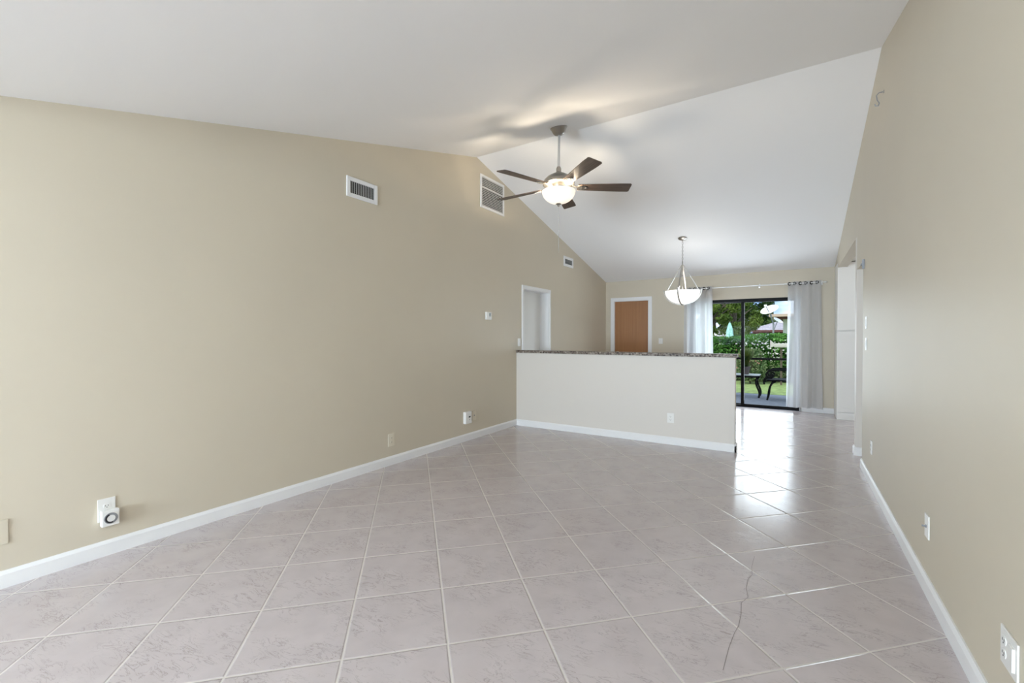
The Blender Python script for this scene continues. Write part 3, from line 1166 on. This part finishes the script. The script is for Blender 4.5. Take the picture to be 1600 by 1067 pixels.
# hook high on the right wall
hk = thing('wall_hook', 'small metal plant hook high on the right wall below the ridge', 'hook', (XR, 4.37, 3.11))
bm = BM()
lathe(bm, [(0, 0), (0.012, 0), (0.012, 0.004), (0.004, 0.008), (0, 0.008)], 14, mtx=Matrix.Rotation(R(-90), 4, 'Y'), center=(0, 0, 0.03))
obj('base', bm, 'nickel', hk, smooth=True)
bm = BM()
tube(bm, [(-0.006, 0, 0.03), (-0.03, 0, 0.028), (-0.045, 0, 0.010), (-0.040, 0, -0.025), (-0.028, 0, -0.050), (-0.034, 0, -0.070), (-0.05, 0, -0.066), (-0.054, 0, -0.052)], 0.0042, 8)
obj('prong', bm, 'grey_metal', hk, smooth=True)
# latch on the passage header
bm = BM()
box(bm, -0.018, -0.0003, -0.010, 0.012, -0.045, 0.045, 0.002)
box(bm, -0.024, -0.0003, -0.012, 0.075, -0.006, 0.008, 0.002)
lt = obj('door_catch', bm, 'grey_metal', loc=(XR, 5.40, 1.975))
tag(lt, 'small worn metal catch at the top corner of the kitchen passage', 'catch')

# hairline crack across three tiles
bm = BM()
pix = [(-0.185, 2.918), (-0.189, 2.774), (-0.18, 2.683), (-0.195, 2.628), (-0.196, 2.522), (-0.181, 2.44), (-0.205, 2.369), (-0.197, 2.275), (-0.198, 2.175), (-0.208, 2.111), (-0.217, 2.003), (-0.221, 1.851)]
A = []
for i, (x, y) in enumerate(pix):
    A.append((bm.verts.new((x - 0.0011, y, 0.0006)), bm.verts.new((x + 0.0011, y, 0.0006))))
for a, b in zip(A, A[1:]):
    bm.faces.new((a[0], a[1], b[1], b[0]))
obj('crack', bm, 'crack', floor)


# ------------------------------------------------------------------ outdoors
bm = BM()
box(bm, -7, 6, YB + 0.0, 11.45, -0.10, -0.015)
obj('patio_floor', bm, 'patio', kind='structure')
bm = BM()
box(bm, -60, 60, 11.45, 120, -0.12, -0.03)
obj('lawn_ground', bm, 'lawn', kind='structure')


def leaf(bm, c, size, rnd, asp=0.5, direction=None):
    if direction is None:
        d = Vector((rnd.gauss(0, 1), rnd.gauss(0, 1), rnd.gauss(0, 1))).normalized()
    else:
        d = direction
    s = d.cross(Vector((rnd.gauss(0, 1), rnd.gauss(0, 1), rnd.gauss(0, 1)))).normalized()
    c = Vector(c)
    n_ = d.cross(s) * size * 0.12
    v = [bm.verts.new(c - d * size / 2), bm.verts.new(c + s * size * asp / 2 + n_), bm.verts.new(c + d * size / 2), bm.verts.new(c - s * size * asp / 2 + n_)]
    bm.faces.new((v[0], v[1], v[2]))
    bm.faces.new((v[0], v[2], v[3]))


def tree(x, y, h, cr, leaves, lsize, mname, label, seed, trunk_r=0.14, base=0.5, group=None, sx=1.0):
    rnd = random.Random(seed)
    t = thing('tree', label, 'tree', (x, y, -0.03), 0, group)
    bm = BM()
    tube(bm, [(0, 0, 0), (0.05, 0.02, h * 0.25), (-0.03, 0.05, h * 0.5), (0.04, 0, h * 0.8)], [trunk_r, trunk_r * .85, trunk_r * .7, trunk_r * .3], 10)
    for k in range(6):
        a = rnd.uniform(0, 2 * PI)
        z = h * rnd.uniform(0.3, 0.6)
        tube(bm, [(0, 0, z), (cr * .35 * math.cos(a), cr * .35 * math.sin(a), z + h * .14), (cr * .75 * math.cos(a), cr * .75 * math.sin(a), z + h * .22)], [trunk_r * .45, trunk_r * .3, trunk_r * .1], 7)
    obj('trunk', bm, 'bark', t, smooth=True)
    bm = BM()
    blobs = []
    for k in range(34):
        a = rnd.uniform(0, 2 * PI)
        q = math.sqrt(rnd.random())
        z = rnd.uniform(base, h)
        lim = cr * (0.55 + 0.45 * math.sin(PI * min(1, max(0, (z - base) / (h - base) * 0.85 + 0.12))))
        blobs.append((Vector((sx * lim * q * math.cos(a), lim * q * math.sin(a), z)), rnd.uniform(0.24, 0.40) * cr))
    for k in range(leaves):
        c, r_ = rnd.choice(blobs)
        d = Vector((rnd.gauss(0, 1), rnd.gauss(0, 1), rnd.gauss(0, 1))).normalized() * r_ * (rnd.random() ** 0.45)
        d.z *= 0.75
        p = c + d
        if p.z < 0.2:
            p.z = 0.2
        leaf(bm, p, lsize * rnd.uniform(0.6, 1.3), rnd)
    obj('crown', bm, mname, t)
    return t


tree(-3.15, 21.3, 4.2, 1.15, 12000, 0.17, 'leaf_tree', 'bright green leafy tree behind the hedge at the edge of the curtain', 11)
tree(-2.45, 24.4, 4.3, 1.0, 12000, 0.17, 'leaf_tree', 'leafy tree seen behind the black upright of the sliding door', 12)
tree(-3.5, 44.0, 7.2, 2.3, 12000, 0.30, 'leaf_dark', 'darker green tree standing above the grey shingled roof', 13)
tree(-6.4, 24.6, 4.6, 1.5, 7000, 0.20, 'leaf_dark', 'dark leafy tree mostly hidden by the sheer curtain near the pendant', 14)
tree(-4.1, 29.4, 5.0, 1.7, 12000, 0.22, 'leaf_dark', 'dark dense tree filling the gap between the two bright green ones', 15)


# clipped hedge with flowers, loose shrub growth below
def hedge():
    rnd = random.Random(21)
    t = thing('hedge', 'long clipped green hedge dotted with pale flowers across the yard', 'hedge', (-1.2, 15.2, -0.03))
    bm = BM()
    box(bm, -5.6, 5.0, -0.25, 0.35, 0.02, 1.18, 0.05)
    obj('dark_core', bm, 'hedge_core', t)  # near-black solid box puts the hedge's inner shade into colour
    bm = BM()
    for k in range(19000):
        x = rnd.uniform(-5.7, 5.1)
        if rnd.random() < 0.66:
            z = rnd.uniform(0.38, 1.30)
            y = -0.28 - rnd.uniform(0, 0.16) * (0.7 + 0.3 * math.sin(3 * x + 5 * z)) - 0.05 * math.sin(7 * x)
        else:
            z = 1.22 + rnd.uniform(0, 0.14) + 0.05 * math.sin(2.3 * x)
            y = rnd.uniform(-0.36, 0.42)
        leaf(bm, (x, y, z), rnd.uniform(0.06, 0.11), rnd, 0.6)
    obj('foliage', bm, 'leaf_hedge', t)
    bm = BM()
    for k in range(5200):
        x = rnd.uniform(-5.7, 5.1)
        z = abs(rnd.gauss(0, 0.30)) + 0.06
        if z > 0.75:
            continue
        y = -0.36 - rnd.uniform(0.0, 0.28)
        leaf(bm, (x, y, z), rnd.uniform(0.06, 0.12), rnd, 0.35)
    obj('undergrowth', bm, 'leaf_shrub', t)
    bm = BM()
    for k in range(200):
        x = rnd.uniform(-0.15, 1.35) if k < 110 else rnd.uniform(-5, 5)
        c = Vector((x, -0.45 - rnd.uniform(0, 0.05), rnd.uniform(0.62, 1.22)))
        r_ = rnd.uniform(0.009, 0.017)
        for j in range(5):
            a = 2 * PI * j / 5
            d = Vector((math.cos(a), -0.35, math.sin(a)))
            leaf(bm, c + d * r_, r_ * 2, rnd, 0.7, d.normalized())
    obj('flowers', bm, 'petal', t)
    return t


hedge()

# pink blossoms belong to a small shrub in front of the hedge
bl = thing('flowering_shrub', 'loose shrub with pink blossoms in front of the hedge beside the garden pump', 'shrub', (-1.02, 14.0, -0.03))
rnd = random.Random(5)
bm = BM()
for k in range(14):
    a = rnd.uniform(0, 2 * PI)
    tube(bm, [(0, 0, 0), (.1 * math.cos(a), .1 * math.sin(a), .35), (.32 * math.cos(a), .22 * math.sin(a), rnd.uniform(.6, .95))], [0.012, .009, .004], 6)
obj('stems', bm, 'bark', bl)
bm = BM()
for k in range(1400):
    z = rnd.uniform(0.1, 0.98)
    a = rnd.uniform(0, 2 * PI)
    r_ = 0.42 * math.sqrt(rnd.random()) * (0.5 + 0.5 * math.sin(PI * min(1, z)))
    leaf(bm, (r_ * math.cos(a), r_ * .7 * math.sin(a), z), rnd.uniform(.06, .11), rnd, .45)
obj('foliage', bm, 'leaf_shrub', bl)
bm = BM()
for k in range(16):
    c = Vector((rnd.uniform(-.36, .36), -rnd.uniform(.2, .34), rnd.uniform(.45, 1.0)))
    for j in range(5):
        a = 2 * PI * j / 5
        d = Vector((math.cos(a), -.4, math.sin(a)))
        leaf(bm, c + d * .010, .022, rnd, .7, d.normalized())
obj('blossoms', bm, 'petal_pink', bl)

# pale bushes on the hedge top, teal parasol
wb = thing('white_bush', 'pale white-leaved bush poking above the hedge next to the teal parasol', 'bush', (-2.30, 17.2, -0.03))
bm = BM()
for k in range(7):
    a = rnd.uniform(0, 2 * PI)
    tube(bm, [(0, 0, 0), (.2 * math.cos(a), .1, .7), (.5 * math.cos(a), .1 * math.sin(a), 1.3)], [0.02, .014, .005], 6)
obj('stems', bm, 'bark', wb)
bm = BM()
for k in range(260):
    leaf(bm, (rnd.gauss(0, .17), rnd.gauss(0, .12), rnd.uniform(.9, 1.50) - abs(rnd.gauss(0, .1))), rnd.uniform(.05, .13), rnd, .4)
obj('leaves', bm, 'petal', wb)
tp = thing('garden_parasol', 'closed pale teal garden parasol standing behind the hedge', 'parasol', (-2.20, 20.0, -0.03))
bm = BM()
tube(bm, [(0, 0, 0), (0, 0, 1.93)], 0.022, 10)
obj('pole', bm, 'grey_metal', tp)
bm = BM()
prof = [(0.0, 1.92), (0.03, 1.87), (0.07, 1.74), (0.10, 1.58), (0.12, 1.40), (0.125, 1.20), (0.10, 0.95), (0.0, 0.95)]
t2 = bmesh.new()
lathe(t2, prof, 32)
for v in t2.verts:
    a = math.atan2(v.co.y, v.co.x)
    r_ = math.hypot(v.co.x, v.co.y)
    k_ = 1 + 0.16 * math.cos(8 * a)
    v.co.x *= k_
    v.co.y *= k_
merge(bm, t2)
obj('canopy', bm, 'teal', tp, smooth=True)

# neighbour buildings
nb = thing('neighbour_house', 'low red-brown house with a grey hip roof behind the hedge', 'house', (-1.06, 36.5, -0.03))
bm = BM()
box(bm, -1.45, 3.0, 0, 4, 0, 1.9)
obj('wall', bm, 'fascia', nb)
bm = BM()
zr0, zr1 = 1.80, 2.46
pts = [(-1.75, -0.4, zr0), (3.4, -0.4, zr0), (3.4, 4.4, zr0), (-1.75, 4.4, zr0), (0.0, 2.0, zr1), (1.8, 2.0, zr1)]
vs_ = [bm.verts.new(p) for p in pts]
for f in ((0, 1, 5, 4), (1, 2, 5), (2, 3, 4, 5), (3, 0, 4), (0, 3, 2, 1)):
    bm.faces.new([vs_[i] for i in f])
obj('roof', bm, 'roof', nb)
bm = BM()
box(bm, -1.75, 3.4, -0.44, -0.38, zr0 - 0.14, zr0 + 0.01)
obj('fascia_board', bm, 'fascia', nb)
bm = BM()
box(bm, -0.9, -0.3, -0.03, 0.02, 0.8, 1.6)
obj('window', bm, 'screen', nb)

wh = thing('white_building', 'white stucco building with a tan roof edge behind the satellite dish', 'building', (0.35, 29.0, -0.03))
bm = BM()
box(bm, -0.85, 6.0, 0, 5, 0, 2.35)
obj('wall', bm, 'stucco', wh)
bm = BM()
box(bm, -1.50, 6.3, -0.9, 5.3, 2.42, 2.56)
obj('roof', bm, 'tan_fascia', wh)
bm = BM()
box(bm, -1.25, 6.1, -0.6, 5.1, 2.30, 2.42)
obj('soffit', bm, 'fascia', wh)

# satellite dish on a mast
sd = thing('satellite_dish', 'white satellite dish on a grey mast behind the hedge', 'satellite dish', (-0.60, 18.0, -0.03))
bm = BM()
tube(bm, [(0, 0, 0), (0, 0, 1.78)], 0.028, 12)
tube(bm, [(0, 0, 1.76), (-0.06, -0.03, 1.98), (-0.11, -0.05, 2.18)], 0.022, 10)
tube(bm, [(0, 0, 1.5), (0.12, 0.0, 1.85)], 0.014, 8)
obj('mast', bm, 'grey_metal', sd, smooth=True)
bm = BM()
prof = [(0.0, 0.0), (0.10, 0.008), (0.20, 0.03), (0.28, 0.062), (0.29, 0.068), (0.275, 0.055), (0.19, 0.020), (0.10, -0.006), (0.0, -0.014)]
face = Vector((-0.30, -0.50, 0.81)).to_track_quat('Z', 'Y').to_matrix().to_4x4()
lathe(bm, prof, 36, mtx=face, center=(-0.10, -0.04, 2.22))
obj('reflector', bm, 'dish', sd, smooth=True)
bm = BM()
tube(bm, [(-0.05, 0.02, 2.05), (-0.16, -0.16, 2.24), (-0.22, -0.24, 2.39)], 0.016, 8)
obj('feed_arm', bm, 'grey_metal', sd, smooth=True)
bm = BM()
box(bm, -0.275, -0.185, -0.29, -0.21, 2.36, 2.43, 0.012)
obj('receiver', bm, 'dish', sd)
bm = BM()
face = Vector((0.54, -0.30, 0.78)).to_track_quat('Z', 'Y').to_matrix().to_4x4()
lathe(bm, [(0.0, 0.0), (0.08, 0.010), (0.16, 0.042), (0.165, 0.046), (0.15, 0.028), (0.0, -0.01)], 28, mtx=face, center=(0.12, -0.02, 1.86))
obj('lower_reflector', bm, 'dish', sd, smooth=True)

# banana plant
bp_ = thing('banana_plant', 'bright green broad-leaved banana plant behind the hedge under the dish', 'plant', (-0.42, 17.0, -0.03))
bm = BM()
tube(bm, [(0, 0, 0), (0.02, 0, 0.9)], [0.07, 0.05], 10)
obj('stalk', bm, 'leaf_banana', bp_)
for k, (ax, el, ln) in enumerate(((100, 62, .75), (60, 50, .8), (140, 48, .7), (20, 40, .7), (170, 35, .7), (250, 55, .6), (300, 50, .7))):
    bm = BM()
    a = R(ax)
    N = 10
    prev = None
    p = Vector((0, 0, 0.85))
    e = R(el)
    for j in range(N + 1):
        f = j / N
        w = 0.13 * math.sin(PI * min(1, 0.08 + f * 0.92)) + 0.004
        e2 = e - 1.0 * f * f
        d = Vector((math.cos(a) * math.cos(e2), math.sin(a) * math.cos(e2) * .5 - .12, math.sin(e2)))
        if j:
            p = p + d * (ln / N)
        s = Vector((-math.sin(a), math.cos(a), 0.25)).normalized()
        row = (bm.verts.new(p - s * w + Vector((0, 0, .03))), bm.verts.new(p), bm.verts.new(p + s * w + Vector((0, 0, .03))))
        if prev:
            bm.faces.new((prev[0], prev[1], row[1], row[0]))
            bm.faces.new((prev[1], prev[2], row[2], row[1]))
        prev = row
    obj('leaf', bm, 'leaf_banana', bp_, smooth=True)

# pale garden pump housing by the hedge
gp = thing('garden_pump', 'pale garden pump housing in front of the hedge beside the curtain', 'pump', (-0.28, 14.1, -0.03))
bm = BM()
box(bm, -0.17, 0.16, -0.08, 0.08, 1.02, 1.13, 0.03)
obj('housing', bm, 'pump', gp)
bm = BM()
prism(bm, [(-0.26, 1.02), (-0.16, 1.05), (-0.16, 1.12), (-0.26, 1.22)], 'y', -0.08, 0.08)
obj('hood', bm, 'pump', gp)
bm = BM()
box(bm, -0.025, 0.025, -0.025, 0.025, 0.0, 1.03)
obj('post', bm, 'bark', gp)

# screen rail at the patio edge
sr = thing('screen_rail', 'black waist-high metal rail with posts along the patio edge', 'rail', (-0.9, 11.42, -0.015))
bm = BM()
box(bm, -3.4, 3.4, -0.02, 0.02, 0.775, 0.822)
obj('crossbar', bm, 'black_metal', sr)
for x in (-3.4, -1.25, 1.35, 3.4):
    bm = BM()
    box(bm, x - 0.02, x + 0.02, -0.02, 0.02, 0.0, 0.82)
    obj('post', bm, 'black_metal', sr)

# patio table with curved legs, potted reeds on it
pt = thing('patio_table', 'low black patio table with curved legs and a pale top carrying a plant', 'table', (-0.98, 10.92, -0.015))
bm = BM()
box(bm, -0.42, 0.38, -0.26, 0.26, 0.462, 0.476, 0.004)
obj('tabletop', bm, 'tabletop', pt)
bm = BM()
for a in ((-0.42, 0.38, -0.26, -0.235), (-0.42, 0.38, 0.235, 0.26), (-0.42, -0.395, -0.26, 0.26), (0.355, 0.38, -0.26, 0.26)):
    box(bm, *a, 0.425, 0.462)
obj('apron', bm, 'iron', pt)
for sx in (-1, 1):
    for sy in (-1, 1):
        bm = BM()
        x0 = 0.335 if sx > 0 else -0.375
        pts = []
        for j in range(13):
            f = j / 12
            pts.append((x0 + sx * (0.028 * math.sin(PI * f * 1.9 + PI) + 0.018 * f), sy * 0.225, 0.43 * (1 - f)))
        strip(bm, pts, (0, 1, 0), 0.034, 0.036)
        obj('leg', bm, 'iron', pt)

pp = thing('potted_reeds', 'spiky dark green reeds in a grey pot on the patio table', 'potted plant', (-0.88, 10.92, 0.4615))
bm = BM()
lathe(bm, [(0, 0.0), (0.060, 0.0), (0.085, 0.15), (0.090, 0.155), (0.090, 0.17), (0.078, 0.17), (0.074, 0.15), (0, 0.15)], 28)
obj('pot', bm, 'pot', pp, smooth=True)
bm = BM()
rnd = random.Random(9)
for k in range(230):
    a = rnd.uniform(0, 2 * PI)
    ln = rnd.uniform(0.28, 0.48)
    sp_ = rnd.uniform(0.02, 0.20)
    q = rnd.uniform(0.0, 0.05)
    prev = None
    s = Vector((-math.sin(a), math.cos(a), 0))
    for j in range(6):
        f = j / 5
        p = Vector((math.cos(a), math.sin(a), 0)) * (q + sp_ * f * f) + Vector((0, 0, 0.14 + ln * f))
        w = 0.010 * (1 - f) + 0.0006
        row = (bm.verts.new(p - s * w), bm.verts.new(p + s * w))
        if prev:
            bm.faces.new((prev[0], prev[1], row[1], row[0]))
        prev = row
obj('reeds', bm, 'leaf_pot', pp)


# wrought iron patio chair with scrolled arms
ch = thing('patio_chair', 'black wrought iron patio chair with scrolled arms facing the table', 'chair', (-0.16, 10.66, -0.015), R(0))
bm = BM()
box(bm, -0.30, 0.24, -0.26, 0.26, 0.395, 0.425, 0.01)
obj('seat', bm, 'iron', ch)
bm = BM()
for y in (-0.24, 0.24):
    tube(bm, [(0.22, y, 0.41), (0.27, y, 0.65), (0.33, y, 0.92)], 0.014, 8)
for k in range(6):
    f = k / 5
    z = 0.50 + 0.42 * f
    x = 0.235 + 0.095 * f
    tube(bm, [(x, -0.24, z), (x + 0.02, 0, z), (x, 0.24, z)], 0.012, 6)
obj('backrest', bm, 'iron', ch, smooth=True)
for y in (-0.27, 0.27):
    bm = BM()
    pts = [(0.29, y, 0.625), (0.1, y, 0.625), (-0.10, y, 0.622), (-0.22, y, 0.61), (-0.285, y, 0.575), (-0.305, y, 0.52), (-0.28, y, 0.475), (-0.23, y, 0.462), (-0.19, y, 0.485), (-0.185, y, 0.52), (-0.215, y, 0.54), (-0.24, y, 0.525)]
    strip(bm, pts, (0, 1, 0), 0.038, 0.032)
    obj('armrest', bm, 'iron', ch)
    bm = BM()
    pts = [(-0.20, y, 0.46), (-0.29, y, 0.452), (-0.335, y, 0.43), (-0.345, y, 0.38), (-0.345, y, 0.325)]
    strip(bm, pts, (0, 1, 0), 0.034, 0.034)
    obj('scroll', bm, 'iron', ch)
for sx in (-1, 1):
    for sy in (-1, 1):
        bm = BM()
        y = sy * 0.235
        if sx < 0:
            pts = [(-0.14, y, 0.395), (-0.20, y, 0.35), (-0.245, y, 0.27), (-0.262, y, 0.18), (-0.27, y, 0.10), (-0.29, y, 0.0)]
        else:
            pts = [(0.20, y, 0.395), (0.215, y, 0.30), (0.20, y, 0.20), (0.225, y, 0.10), (0.26, y, 0.0)]
        strip(bm, pts, (0, 1, 0), 0.032, 0.034)
        obj('leg', bm, 'iron', ch)
